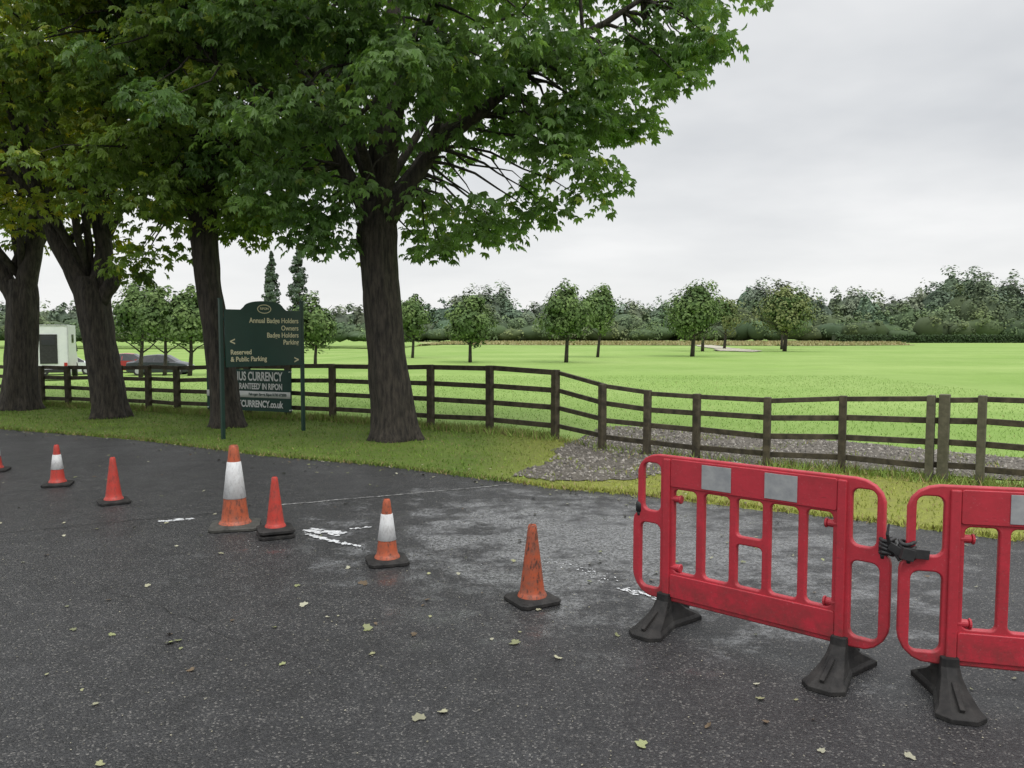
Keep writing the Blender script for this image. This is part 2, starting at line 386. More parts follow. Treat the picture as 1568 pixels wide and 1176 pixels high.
# ------------------------------------------------------------ trees
def fbm_path(a,b_,n,amp,sag=0):
    a=Vector(a);b_=Vector(b_);pts=[]; s=rng.uniform(0,100); L=(b_-a).length
    for i in range(n+1):
        t=i/n; p=a.lerp(b_,t); q=noise.noise_vector(Vector((s,t*2.3,s*.3)))*amp*L*math.sin(math.pi*min(t*1.1,1))
        p=p+q+Vector((0,0,sag*L*math.sin(math.pi*t))); pts.append(p)
    return pts
def trunk_rings(mb,pts,rads,n=28,flare=0.,seed=0):
    rings=[]
    z0=pts[0].z
    for i,p in enumerate(pts):
        ring=[]
        for k in range(n):
            t=2*math.pi*k/n; h=p.z-z0
            r=rads[i]*(1+flare*math.exp(-h/.22)*(.75+.5*math.cos(5*t+seed)*.6+.2*math.cos(3*t)))
            r*=1+.06*math.cos(7*t+seed+h*.5)+.10*noise.noise((math.cos(t)*1.4+seed,math.sin(t)*1.4,h*1.1))+.07*noise.noise((math.cos(t)*5+seed,math.sin(t)*5,h*2.5))
            ring.append((p.x+r*math.cos(t),p.y+r*math.sin(t),p.z))
        rings.append(ring)
    mb.rings(rings,0,True)
def big_tree(base,trunk,limbs,crown,rad,nclump,leaves_per,tone,seed,flare=.45,zlow=2.9,rt=.88,extra=(),thr=-.1):
    root=empty('horse_chestnut_tree',base); off=Vector(base); mb=MB()
    tp=[Vector(p[:3])-off for p in trunk]; tr=[p[3]*rt for p in trunk]
    P=[];R=[]
    for i in range(len(tp)-1):
        k=8
        for j in range(k):
            t=j/k; P.append(tp[i].lerp(tp[i+1],t)); R.append(tr[i]*(1-t)+tr[i+1]*t)
    P.append(tp[-1]);R.append(tr[-1])
    P[0].z-=.06
    trunk_rings(mb,P,R,32,flare,seed)
    nodes=[]
    for lb in limbs:
        lp=[Vector(q[:3])-off for q in lb]; lr=[q[3]*rt for q in lb]; PP=[];RR=[]
        for i in range(len(lp)-1):
            seg=fbm_path(lp[i],lp[i+1],6,.07)
            for j,q in enumerate(seg[:-1]): PP.append(q); RR.append(lr[i]*(1-j/6)+lr[i+1]*j/6)
        PP.append(lp[-1]);RR.append(lr[-1]); mb.tube(PP,RR,12)
        for q,r in list(zip(PP,RR))[3:]: nodes.append((q,r))
    C=Vector(crown)-off; rad=Vector(rad)
    top=tp[-1]
    for i in range(15):
        a=i*2.4+seed; e=rng.uniform(-.35,.8); rr=rng.uniform(.6,.85)
        tgt=C+Vector((math.cos(a)*math.cos(e)*rad.x*rr,math.sin(a)*math.cos(e)*rad.y*rr,math.sin(e)*rad.z*rr))
        st=nodes[rng.integers(len(nodes))] if nodes and i%3 else (top,tr[-1])
        r0=min(st[1]*.6,.085); PP=fbm_path(st[0],tgt,9,.16,.08); RR=[r0*(1-j/9)+.012*j/9 for j in range(10)]
        mb.tube(PP,RR,7)
        for q,r in list(zip(PP,RR))[2:]: nodes.append((q,r))
    NP=np.array([q[0][:] for q in nodes])
    cs=[];tries=0
    while len(cs)<nclump and tries<60000:
        tries+=1
        d=rng.normal(0,1,3); d/=np.linalg.norm(d); r=rng.uniform(.40**2,1)**.5
        p=np.array([C.x+d[0]*rad.x*r,C.y+d[1]*rad.y*r,C.z+d[2]*rad.z*r])
        wpx=p+np.array(off[:])
        nz=noise.noise((wpx[0]*.6+seed,wpx[1]*.45,wpx[2]*.85))
        if nz<thr: continue
        if p[2]<zlow+.6*nz: continue
        if math.hypot(p[0]-top.x,p[1]-top.y)<.7 and p[2]<top.z+.2: continue
        if p[2]>8.6 and rng.uniform()<.5: continue
        if p[2]>10.4: continue
        cs.append(p)
    for e in extra: cs.append(np.array(e)-np.array(off[:]))
    P_=[];D_=[];C_=[]
    for c in cs:
        j=np.argmin(((NP-c)**2).sum(1)+ (NP[:,2]>c[2]+.9)*2)
        a=Vector(NP[j]); r0=min(nodes[j][1]*.6,.026)
        PP=fbm_path(a,Vector(c),5,.14,.1); mb.tube(PP,[r0*(1-t/5)+.004 for t in range(6)],4,cap=False)
        rc=rng.uniform(.34,.72); nl=int(leaves_per*rc/.55)
        if c[2]>8.6: nl=int(nl*.7)
        d=unit(rng.normal(0,1,(nl,3))); d[:,2]=np.where(d[:,2]<-.3,-d[:,2]*.6,d[:,2])
        q=c+d*rc*rng.uniform(.4,1,(nl,1))*np.array([1.15,1.15,.62])
        q[:,2]-=.28*(d[:,0]**2+d[:,1]**2)*rc
        P_.append(q); dd=d*np.array([1,1,.25])+rng.normal(0,.35,(nl,3)); dd[:,2]-=.6; D_.append(dd)
        ct=rng.uniform(0,1); base_c=np.array(tone[0])*(1-ct)+np.array(tone[1])*ct
        cc_=base_c*rng.uniform(.65,1.35,(nl,1)); yl=rng.uniform(0,1,nl)<tone[2]; cc_[yl]=cc_[yl]*np.array([1.7,1.3,.8]); C_.append(cc_)
    P_=np.concatenate(P_);D_=np.concatenate(D_);C_=np.concatenate(C_); n=len(P_)
    Nn=unit(np.array([0,0,1.])+rng.normal(0,.42,(n,3))+unit(D_)*.6)
    V,F=leaf_geo(P_,D_,Nn,rng.uniform(.10,.165,n),.42,5,1.2,.42)
    np_mesh('foliage',V,F,[M_leaf],np.repeat(C_,20,0),root)
    mb.build('trunk_and_limbs',[M_bark],True,root)
G1=((.10,.185,.055),(.17,.275,.085),.03)
G2=((.12,.195,.045),(.20,.29,.060),.06)
G3=((.15,.21,.032),(.27,.325,.048),.16)
ex1=[(-2.9,12.2,3.15),(-3.2,12.5,3.2),(-2.6,13.4,3.2),(-1.4,13.4,3.1),(-1.15,12.8,3.15),(-.7,13.3,3.3),(-.2,12.8,3.4),(.6,12.9,3.7),(1.1,12.5,3.8),(1.5,12.9,4.1),(-1.5,14.2,3.2),(-.4,14,3.5),(-2.6,12.0,3.6),(-1.3,12.1,3.7),(.2,13.6,3.9),(-3.0,12.0,3.9),(-3.5,11.7,4.1)]
# leafy sprays on the near side of the crown
for i in range(46):
    ex1.append((-4.4+5.6*((i*.618)%1),10.2+1.9*((i*.37)%1),3.95+2.6*((i*.811)%1)+.25*abs(-1.8-(-4.4+5.6*((i*.618)%1)))))
for i in range(18):
    ex1.append((.9+2.3*((i*.618)%1),11.6+2.4*((i*.41)%1),4.2+1.9*((i*.618)%1)+.9*((i*.77)%1)))
big_tree((-1.9,12.83,0),[(-1.9,12.83,0,.40),(-1.93,12.83,.6,.38),(-2.03,12.85,1.7,.325),(-2.12,12.87,2.6,.32),(-2.16,12.9,3.3,.36),(-2.15,12.95,3.8,.28)],
 [[(-2.15,12.95,3.4,.26),(-2.1,13,5,.21),(-1.9,13.2,7,.13),(-1.8,13.2,9.5,.05)],
  [(-2.05,12.9,3.4,.17),(-1.2,12.6,4.6,.12),(.2,12.2,5.6,.08),(1.9,12.0,6.6,.04)],
  [(-2.2,12.9,3.3,.17),(-2.8,12.9,4.6,.12),(-3.5,12.9,6.2,.07),(-4,12.9,8,.04)],
  [(-2.1,13,3.6,.17),(-1.3,14,5.2,.12),(.3,14.8,6.4,.06)],
  [(-2.1,12.8,3.6,.13),(-1.6,11.9,5.4,.08),(-.8,11,6.6,.04)]],
 (-1.75,12.9,7.4),(5.3,4.3,4.25),390,54,G1,1.0,.45,2.9,.88,ex1,-.08)
ex2=[(-6.6,14.2,3.1),(-6.9,14.5,3.0),(-7.0,14.8,2.8),(-6.4,15.2,3.3),(-4.9,14.2,3.7),(-4.5,14.3,3.9),(-4.6,14.9,3.8),(-5.0,15.2,3.6),(-6.2,13.8,3.7),(-5.2,13.8,4.0),(-5.7,13.9,4.0)]
for i in range(22):
    ex2.append((-7.2+3.4*((i*.618)%1),11.9+1.6*((i*.37)%1),4.3+2.4*((i*.811)%1)))
big_tree((-5.22,14.56,0),[(-5.22,14.56,0,.31),(-5.28,14.56,.7,.28),(-5.42,14.58,1.8,.25),(-5.55,14.6,2.7,.25),(-5.6,14.6,3.5,.28),(-5.55,14.6,3.9,.2)],
 [[(-5.6,14.6,3.5,.19),(-5.3,14.5,4.8,.15),(-4.9,14.4,6.6,.08)],[(-5.6,14.6,3.5,.17),(-6.1,14.7,4.8,.13),(-6.4,14.6,7,.06)],[(-5.55,14.6,3.6,.12),(-5.5,15.5,5,.08),(-5.2,16.5,6.5,.04)]],
 (-5.5,14.5,7.2),(3.5,3.9,3.9),260,54,G2,2.3,.45,3.2,.88,ex2)
big_tree((-8.19,16.18,0),[(-8.19,16.18,0,.36),(-8.25,16.2,.6,.36),(-8.4,16.2,1.6,.33),(-8.5,16.2,2.5,.37),(-8.55,16.2,2.85,.30)],
 [[(-8.6,16.2,2.5,.27),(-9.1,16.1,3.6,.22),(-9.6,16.1,5.2,.15),(-10,16,7,.07)],[(-8.4,16.2,2.5,.22),(-8.25,16.25,3.3,.19),(-8.3,16.2,4.6,.15),(-8.1,16.3,7,.07)],
  [(-8.3,16.15,2.35,.16),(-8.02,16.1,2.75,.17),(-7.95,16.1,2.95,.11)],[(-9.3,16.1,4,.12),(-9.2,15,5.6,.08),(-9,14,7,.04)]],
 (-8.9,16.0,7.4),(3.7,4.2,3.9),270,54,G3,3.1,zlow=3.3)
big_tree((-11.08,17.84,0),[(-11.08,17.84,0,.40),(-11.05,17.85,.6,.38),(-10.95,17.85,1.6,.35),(-10.9,17.85,2.5,.36),(-10.9,17.85,2.9,.3)],
 [[(-10.9,17.85,2.5,.27),(-10.6,17.8,3.6,.22),(-10.3,17.7,5,.15),(-10.2,17.6,7,.07)],[(-11,17.85,2.4,.25),(-11.5,17.8,3.3,.2),(-12.2,17.8,4.8,.13),(-12.8,17.7,7,.06)]],
 (-11.8,17.8,7.9),(4.0,4.4,4.3),240,52,G3,4.4,zlow=3.6)
big_tree((-14.9,20.6,0),[(-14.9,20.6,0,.38),(-14.9,20.6,1.4,.35),(-14.9,20.6,2.9,.33)],
 [[(-14.9,20.6,2.6,.26),(-14.4,20.4,4.5,.2),(-14,20.2,7,.08)],[(-14.9,20.6,2.6,.25),(-15.6,20.7,4.5,.2),(-16,20.9,7,.06)]],
 (-15,20.6,8.0),(4.2,4.2,4.4),140,40,G2,5.2,zlow=3.4)

def crown_quads(C,rad,n,size,c0,c1,w=.8,dens=60,lr0=.2,lr1=.36,top=.35):
    C=np.array(C,float);rad=np.array(rad,float)
    nl=max(10,int(n/dens)); d=unit(rng.normal(0,1,(nl,3))); lc=C+d*rad*rng.uniform(.3,.80,(nl,1))
    lr=rng.uniform(lr0,lr1,(nl,1))*rad.mean(); idx=rng.integers(0,nl,n)
    dd=unit(rng.normal(0,1,(n,3))); P=lc[idx]+dd*lr[idx]*rng.uniform(.6,1,(n,1))
    tone=rng.uniform(0,1,(nl,1))[idx]; col=(np.array(c0)*(1-tone)+np.array(c1)*tone)*rng.uniform(.8,1.2,(n,1))
    Nn=unit(dd*.8+unit(P-C)*.8+np.array([0,0,top])+rng.normal(0,.3,(n,3))); D=unit(np.cross(Nn,rng.normal(0,1,(n,3))))
    V,F=leaf_geo(P-D*size*.5,D,Nn,size*rng.uniform(.6,1.3,n),w,1,0,.15)
    return V,np.repeat(col,4,0)
bm=bmesh.new(); bmesh.ops.create_icosphere(bm,subdivisions=2,radius=1)
IV=np.array([v.co[:] for v in bm.verts]); IF=np.array([[v.index for v in f.verts] for f in bm.faces]); bm.free()
def core(C,rad,k=.8):
    s_=rng.uniform(0,50); r=np.array([1+.3*noise.noise((p[0]*1.6+s_,p[1]*1.6,p[2]*1.6)) for p in IV])[:,None]
    return np.array(C)+IV*r*np.array(rad)*k
def field_tree(x,y,wd,top,bot,n,size,c0,c1,name='young_field_tree'):
    z0=float(H(x,y)); root=empty(name,(x,y,z0)); top-=z0; bot-=z0; mb=MB()
    r=.033*wd
    pts=fbm_path((0,0,-.05),(0.05*wd,0,top*.75),6,.03); mb.tube(pts,[r*(1-.75*i/6) for i in range(7)],8)
    for i in range(8):
        a=i*2.4; q=pts[2+i%4]; t=q+Vector((math.cos(a)*wd*.35,math.sin(a)*wd*.35,top*.18)); mb.tube(fbm_path(q,t,4,.1),[r*.4,r*.3,r*.22,r*.15,r*.08],5)
    mb.build('trunk',[M_bark],True,root)
    hgt=top-bot
    V1,c1_=crown_quads((0,0,bot+hgt*.44),(wd*.52,wd*.52,hgt*.44),int(n*.7),size,c0,c1,.8,50)
    V2,c2_=crown_quads((rng.uniform(-.12,.12)*wd,0,bot+hgt*.68),(wd*.32,wd*.32,hgt*.33),int(n*.2),size,c0,c1,.8,50)
    V3,c3_=crown_quads((0,0,bot+hgt*.48),(wd*.36,wd*.36,hgt*.36),int(n*.3),size*1.4,c0,c0,.9,40)
    V=np.concatenate([V1,V2,V3]); np_mesh('foliage',V,np.arange(len(V)).reshape(-1,4),[M_far],np.concatenate([c1_,c2_,c3_]),root)
D0=(.080,.130,.045);D1=(.145,.21,.070)
for (x,y,wd,top,bot,n) in [(-2.45,46.6,3.5,4.25,.75,4600),(3.17,46.6,3.9,5.0,.95,5400),(6.09,56.7,3.5,5.7,1.1,4600),(13.19,58.3,5.2,5.9,1.0,6200),
   (17.9,74.9,5,6.4,1.3,2600),(25.6,74.9,6.3,6.8,1.2,5800),(22.9,86,5,6.3,1.3,2200),(28.4,84,4.5,6.6,1.5,2200),(-13.7,33.8,3.1,3.9,.98,4800),(-19.6,42,3.8,5.0,1.05,4600),
   (-16.6,38,3.1,4.2,1.05,4200),(-10.8,43.7,3.1,4.1,.6,4200),(-6.9,55.2,3.4,4.9,1.0,3000)]:
    field_tree(x,y,wd,top,bot,n,.021*y**.5*1.25,D0,D1 if x<20 else (.21,.23,.09))
def poplar(x,y,h,wd):
    root=empty('poplar_tree',(x,y,0)); mb=MB(); mb.tube([(0,0,0),(0,0,h*.5),(0,0,h*.9)],[.35,.22,.05],8); mb.build('trunk',[M_bark],True,root)
    Vs=[];Cs=[]
    for i in range(15):
        z=h*(.14+.80*i/14); r=wd*.5*(.8+.3*math.sin(math.pi*(i+1)/14))*(1 if i<11 else 1-.2*(i-10))
        V,c=crown_quads((rng.uniform(-.15,.15),0,z),(r,r,h*.075),520,.34,(.07,.10,.07),(.10,.135,.09)); Vs.append(V);Cs.append(c)
    V=np.concatenate(Vs); np_mesh('foliage',V,np.arange(len(V)).reshape(-1,4),[M_far],np.concatenate(Cs),root)
poplar(-36,120,14.2,3.3); poplar(-32.0,120,15.4,3.5)

# distant tree belt
TX=[-220,-133,-98,-91,-86,-63,-45,-30,-18,-12.7,-10.7,-6,-1.9,0,6.2,15.7,29,45.4,48,55,61.6,64,67,71,80.6,87,91,95.4,101,106,124,220]
TZ=[9,9.2,9.2,9.8,7.1,7.1,7.8,8.2,8.4,11.6,13.8,14.5,13,9.6,9.6,10.2,9.8,11,14,15.4,13.2,10.6,12.6,12.4,12.2,14.2,17.8,18.6,17,13.5,14.5,11]
Vs=[];Cs=[];KV=[];KF=[];KC=[]
def belt(x0,x1,step,y0,yd,hs,c0,c1,q,sz,lo=.86,hi=1.05):
    x=x0
    while x<x1:
        y=y0+rng.uniform(-yd,yd); xx_=x*y/165; h=float(np.interp(x,TX,TZ))*hs*rng.uniform(lo,hi)*y/165
        if hs>=1: h=h-1.72*(y/165-1)
        r=rng.uniform(2.6,5.4); q_=int(q*r/4*max(h,4)/9); k=rng.uniform(.82,1.2); tint=np.array([rng.uniform(.9,1.15),1,rng.uniform(.9,1.1)])
        vis=1 if -120<xx_<140 else .5
        V,c=crown_quads((xx_,y,h*.46),(r,r,h*.50),int(q_*vis),sz,c0,c1,.85,34,.18,.34,.7); Vs.append(V);Cs.append(c*k*tint)
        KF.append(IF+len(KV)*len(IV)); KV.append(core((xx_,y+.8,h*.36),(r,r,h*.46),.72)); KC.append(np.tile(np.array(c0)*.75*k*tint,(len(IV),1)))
        x+=step*rng.uniform(.7,1.3)
belt(-190,215,3.0,176,8,1.03,(.125,.17,.115),(.17,.22,.14),800,.60)  # haze painted into the leaf colours: rows farther back are paler and greyer
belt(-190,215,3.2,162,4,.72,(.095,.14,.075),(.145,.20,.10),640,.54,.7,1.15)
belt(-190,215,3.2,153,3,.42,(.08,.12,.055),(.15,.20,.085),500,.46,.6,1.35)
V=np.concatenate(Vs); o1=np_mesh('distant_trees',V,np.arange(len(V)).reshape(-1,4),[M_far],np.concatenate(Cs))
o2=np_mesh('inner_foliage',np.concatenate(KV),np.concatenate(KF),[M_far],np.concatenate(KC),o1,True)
mb=MB(); 
for i in range(62):
    x=57+i*2; mb.box((x,138.9+i*.04,.66),(2.04,1.5,1.3+rng.uniform(-.08,.08)),0,Matrix.Rotation(rng.normal(0,.02),3,'Z'))
hb_=mb.build('clipped_hedge',[simple('hedge_green',(.022,.035,.015),(.04,.06,.025),2,.9)])
n=16000; x=rng.uniform(56,181,n); hz_=rng.uniform(.05,1.42,n); yy_=138+(x-57)*.02+rng.uniform(-.3,.3,n)
P=np.stack([x,yy_,hz_],1); Nn=unit(rng.normal(0,.7,(n,3))+np.array([0,-.5,.6])); D=unit(np.cross(Nn,rng.normal(0,1,(n,3))))
V,F=leaf_geo(P,D,Nn,rng.uniform(.2,.4,n),.8,1,0,.1)
np_mesh('hedge_leaves',V,F,[M_far],np.repeat(np.array([[.045,.075,.03]])*rng.uniform(.7,1.3,(n,1)),4,0),hb_)
n=22000; x=rng.uniform(-20,70,n); y=rng.uniform(106,150,n); k=inpoly(x,y,RG)
x=x[k];y=y[k];n=len(x); blades('rough_grass',x,y,rng.uniform(.1,.42,n),gcol(n,(.27,.29,.12),(.38,.34,.18),.3),.05,.12)

# ------------------------------------------------------------ fence
mb=MB()
for i,(x,y,h) in enumerate(FP):
    pale=1 if i in (22,23) else 0
    j=min(i+1,len(FP)-1); k_=max(i-1,0); ang=math.atan2(FP[j][1]-FP[k_][1],FP[j][0]-FP[k_][0])
    M=(Matrix.Rotation(ang+rng.normal(0,.04),3,'Z')@Matrix.Rotation(rng.normal(0,.012),3,'X'))
    wd=.115 if i<17 else .085
    mb.box((x,y,h/2-.05),(wd,.10,h+.1),pale,M)
    if i==22: mb.box((x+.13,y-.05,h/2-.05),(.11,.11,h+.13),1,M)
for i in range(len(FP)-1):
    a=FP[i];b_=FP[i+1]; d=Vector((b_[0]-a[0],b_[1]-a[1],0)).normalized(); nrm=Vector((-d.y,d.x,0))*.052
    for q,fr in enumerate((.955,.70,.45,.19)):
        th=.036
        pa=Vector((a[0],a[1],a[2]*fr+rng.normal(0,.007)))+nrm-d*.01; pb=Vector((b_[0],b_[1],b_[2]*fr+rng.normal(0,.007)))+nrm+d*.01
        if q: mb.beam(pa,pb,th,.085 if i<16 else .07,0)
        else: mb.beam(pa,pb,th+.012,.085 if i<16 else .06,0)
mb.build('post_and_rail_fence',[M_wood,M_wood2],False,None,.006)

# banner on fence
M_green=simple('banner_green',(.006,.045,.032),(.008,.055,.04),3,.5)
M_cream=simple('sign_lettering',(.60,.55,.36),(.66,.6,.4),3,.6)
M_white=simple('white_print',(.72,.73,.72),(.8,.8,.8),4,.6)
bx0,by0=-6.42,16.72; bx1,by1=-4.42,15.90
ba=math.atan2(by1-by0,bx1-bx0); bl=math.hypot(bx1-bx0,by1-by0)
bn=empty('advertising_banner',(bx0,by0,0),ba)
mb=MB()
nxs=24; vs=[]
for i in range(nxs+1):
    for z in (.13,.98): vs.append((bl*i/nxs,.012*math.sin(i*.8),z))
mb.add(vs,[(2*i,2*i+2,2*i+3,2*i+1) for i in range(nxs)],0)
mb.box((bl*.5,-.016,.47),(bl*.99,.004,.13),1)
for xq in (.03,bl-.03):
    for zq in (.17,.94): mb.tube([(xq,-.02,zq),(xq,.06,zq)],[.012,.012],8,1)
mb.build('banner_sheet',[M_green,M_white],True,bn)
text_mesh('text_1','BONUS CURRENCY',.25,bl-.2,-.02,.83,M_white,bn,'RIGHT',.66,.006)
text_mesh('text_2',"'GUARANTEED' IN RIPON",.17,bl-.2,-.02,.63,M_white,bn,'RIGHT',.70,.004)
text_mesh('text_3','Fishergate Street, Ripon 01765 692000',.075,bl-.1,-.022,.47,M_green,bn,'RIGHT',.8,.002)
text_mesh('text_4','BONUSECURRENCY.co.uk',.19,bl-.2,-.02,.27,M_white,bn,'RIGHT',.72,.006)

# ------------------------------------------------------------ information sign
M_sg=simple('sign_green',(.008,.036,.028),(.011,.046,.035),3,.4)
M_post=simple('sign_post_green',(.008,.035,.026),(.012,.045,.034),6,.45)
sg=empty('parking_direction_sign',(-4.68,12.83,0),math.atan2(13.97-12.83,1.0))
W=math.hypot(1.0,1.14)
mb=MB()
for x in (0,W):
    mb.box((x,0,1.12),(.055,.055,2.28),0); mb.box((x,0,2.27),(.07,.07,.02),0)
mb.build('posts',[M_post],False,sg,.004)
def pane(x0,x1,z0,z1,zt):
    pts=[(x0,z0),(x1,z0),(x1,z1)]; xc=(x0+x1)/2; r=.42
    pts.append((xc+r,z1))
    for i in range(1,16):
        a=math.pi*i/16; pts.append((xc+(r-.05)*math.cos(a),z1+(zt-z1)*math.sin(a)**.7))
    pts.append((xc-r,z1)); pts.append((x0,z1)); return pts
curve_mesh('panel',[pane(.05,W-.05,1.17,2.10,2.25)],.012,.003,M_sg,sg,(0,-.035,0))
mb=MB()
for z in (1.3,1.95): mb.box((W/2,-.005,z),(W-.06,.03,.04),0)
mb.build('brackets',[M_post],False,sg)
ty=-.052; rx=W-.1
for i,(s_,z) in enumerate((('Annual Badge Holders',1.925),('Owners',1.80),('Badge Holders',1.68),('Parking',1.56))):
    text_mesh('text_%d'%i,s_,.118,rx,ty,z,M_cream,sg,'RIGHT',.88,.002)
text_mesh('text_r','Reserved',.112,.13,ty,1.405,M_cream,sg,'LEFT',.9,.002); text_mesh('text_p','& Public Parking',.112,.13,ty,1.29,M_cream,sg,'LEFT',.9,.002)
text_mesh('arrow_l','<',.17,.12,ty,1.575,M_cream,sg,'LEFT',1,.003); text_mesh('arrow_r','>',.17,rx,ty,1.25,M_cream,sg,'RIGHT',1,.003)
def ell(cx,cz,a,b_,n=28): return [(cx+a*math.cos(2*math.pi*i/n),cz+b_*math.sin(2*math.pi*i/n)) for i in range(n)]
curve_mesh('crest',[ell(W/2,2.12,.13,.075),ell(W/2,2.12,.118,.063)],.002,0,M_cream,sg,(0,-.052,0))
text_mesh('crest_text','RIPON',.055,W/2,ty,2.125,M_cream,sg,'CENTER',1,.001)

# ------------------------------------------------------------ cones
def cone_mat(name,c,dirt=.5):
    m,nt,b=newmat(name); v=coords(nt,(1,1,1),'obj')
    n1=noisef(nt,v,14,8,.75); n2=noisef(nt,coords(nt,(3,3,1.0),'obj'),16,7,.75)
    c1=mix(nt,ramp(nt,n1,[(.42,0.),(.72,dirt)]).outputs[0],c,(.13,.07,.05))
    c2=mix(nt,ramp(nt,n2,[(.52,0.),(.60,dirt*.85)]).outputs[0],c1,(.035,.022,.018))
    nt.links.new(c2,b.inputs['Base Color']); b.inputs['Roughness'].default_value=.5; return m
M_or=cone_mat('cone_orange',(.42,.085,.03),.75); M_rd=cone_mat('cone_red',(.46,.035,.022),.5); M_dk=cone_mat('cone_orange_dirty',(.38,.07,.022),1.0)
M_sl=cone_mat('cone_sleeve',(.62,.63,.63),.28); M_rub=simple('black_rubber',(.008,.008,.008),(.032,.030,.028),12,.75,.2,80,.002,spec=.35)
M_rubg=simple('worn_rubber',(.03,.03,.026),(.085,.083,.075),12,.75,.2,80,.002,spec=.3)
def cone(x,y,h,rb,base,mat,sleeve,rz,stack=False,rub=None):
    root=empty('traffic_cone',(x,y,.0095),rz); mb=MB(); rt=.052*h
    def r(z): return rb+(rt-rb)*(z-.045)/(h-.045)
    def sq(s,z,ch=.22):
        c=s*(1-ch); return [(s,-c,z),(s,c,z),(c,s,z),(-c,s,z),(-s,c,z),(-s,-c,z),(-c,-s,z),(c,-s,z)]
    s=base/2
    zz=[0]+([.045] if stack else [])
    for z0 in zz:
        mb.rings([sq(s*.97,z0),sq(s,z0+.006),sq(s,z0+.024),sq(s*.95,z0+.030),sq(rb*1.25,z0+.040,.35)],1)
        for q in range(4):
            a=q*math.pi/2+.785; mb.box((math.cos(a)*s*1.02,math.sin(a)*s*1.02,z0+.022),(.04,.04,.022),1,Matrix.Rotation(a,3,'Z'))
    o=zz[-1]
    prof=[(rb*1.18,.035+o),(rb*1.12,.05+o),(rb*1.02,.062+o)]+[(r(z),z+o) for z in np.linspace(.07,h-.012,12)]+[(rt*.85,h-.002+o),(rt*.6,h+o),(rt*.5,h-.03+o)]
    mb.lathe(prof,36,0)
    if stack: mb.lathe([(rb*1.3,.04),(rb*1.2,.075)],36,1)
    mb.build('body',[mat,rub or M_rub],True,root)
    ob=root.children[0]; ob.modifiers.new('e','EDGE_SPLIT').split_angle=math.radians(35)
    mb=MB()
    if sleeve:
        a,b_=sleeve[0]*h,sleeve[1]*h
        mb.lathe([(r(a)+.001,a),(r(a)+.004,a+.002),(r(b_)+.004,b_-.002),(r(b_)+.001,b_)],36,0); mb.build('reflective_sleeve',[M_sl],True,root)
cone(.129,4.99,.50,.082,.29,M_dk,None,.5)
cone(-.933,5.86,.48,.082,.30,M_or,(.36,.77),.3)
cone(-1.996,6.63,.46,.075,.29,M_rd,None,.4,True)
cone(-2.447,6.95,.73,.120,.42,M_or,(.36,.80),.25,False,M_rubg)
cone(-4.02,7.95,.465,.08,.29,M_rd,None,.6)
cone(-5.116,8.88,.46,.08,.29,M_rd,(.40,.76),.3)
cone(-6.42,9.81,.47,.08,.29,M_rd,(.40,.76),.3)

# ------------------------------------------------------------ barriers
m,nt,b=newmat('barrier_red'); M_bar=m; v=coords(nt,(1,1,1),'obj')
n1=noisef(nt,v,5,8,.7); n2=noisef(nt,coords(nt,(1,1,5),'obj'),24,8,.85); n3=noisef(nt,v,90,4,.7)
c1=ramp(nt,n1,[(.35,(.47,.028,.046)),(.58,(.37,.022,.034)),(.8,(.23,.025,.028))]).outputs[0]
c2=mix(nt,ramp(nt,n2,[(.56,0.),(.66,.65)]).outputs[0],c1,(.08,.02,.02))
c2=mix(nt,ramp(nt,n3,[(.60,0.),(.74,.4)]).outputs[0],c2,(.5,.2,.21))
sx_=N(nt,'ShaderNodeSeparateXYZ'); nt.links.new(v,sx_.inputs[0])
low=N(nt,'ShaderNodeMapRange'); low.inputs[1].default_value=.40; low.inputs[2].default_value=.15; low.inputs[3].default_value=0; low.inputs[4].default_value=1; nt.links.new(sx_.outputs[2],low.inputs[0])
c2=mix(nt,mmath(nt,'MULTIPLY',low.outputs[0],ramp(nt,noisef(nt,v,14,7,.75),[(.42,0.),(.62,.7)]).outputs[0]),c2,(.10,.035,.03))
nt.links.new(c2,b.inputs['Base Color']); nt.links.new(ramp(nt,n1,[(.3,.34),(.7,.6)]).outputs[0],b.inputs['Roughness'])
bump(nt,b,noisef(nt,v,40,4,.6),.2,.002)
M_ref=simple('reflective_grey',(.24,.25,.26),(.33,.34,.34),18,.5,.2,200,.001)
M_blk=simple('black_strap',(.012,.012,.013),(.03,.03,.03),20,.5)
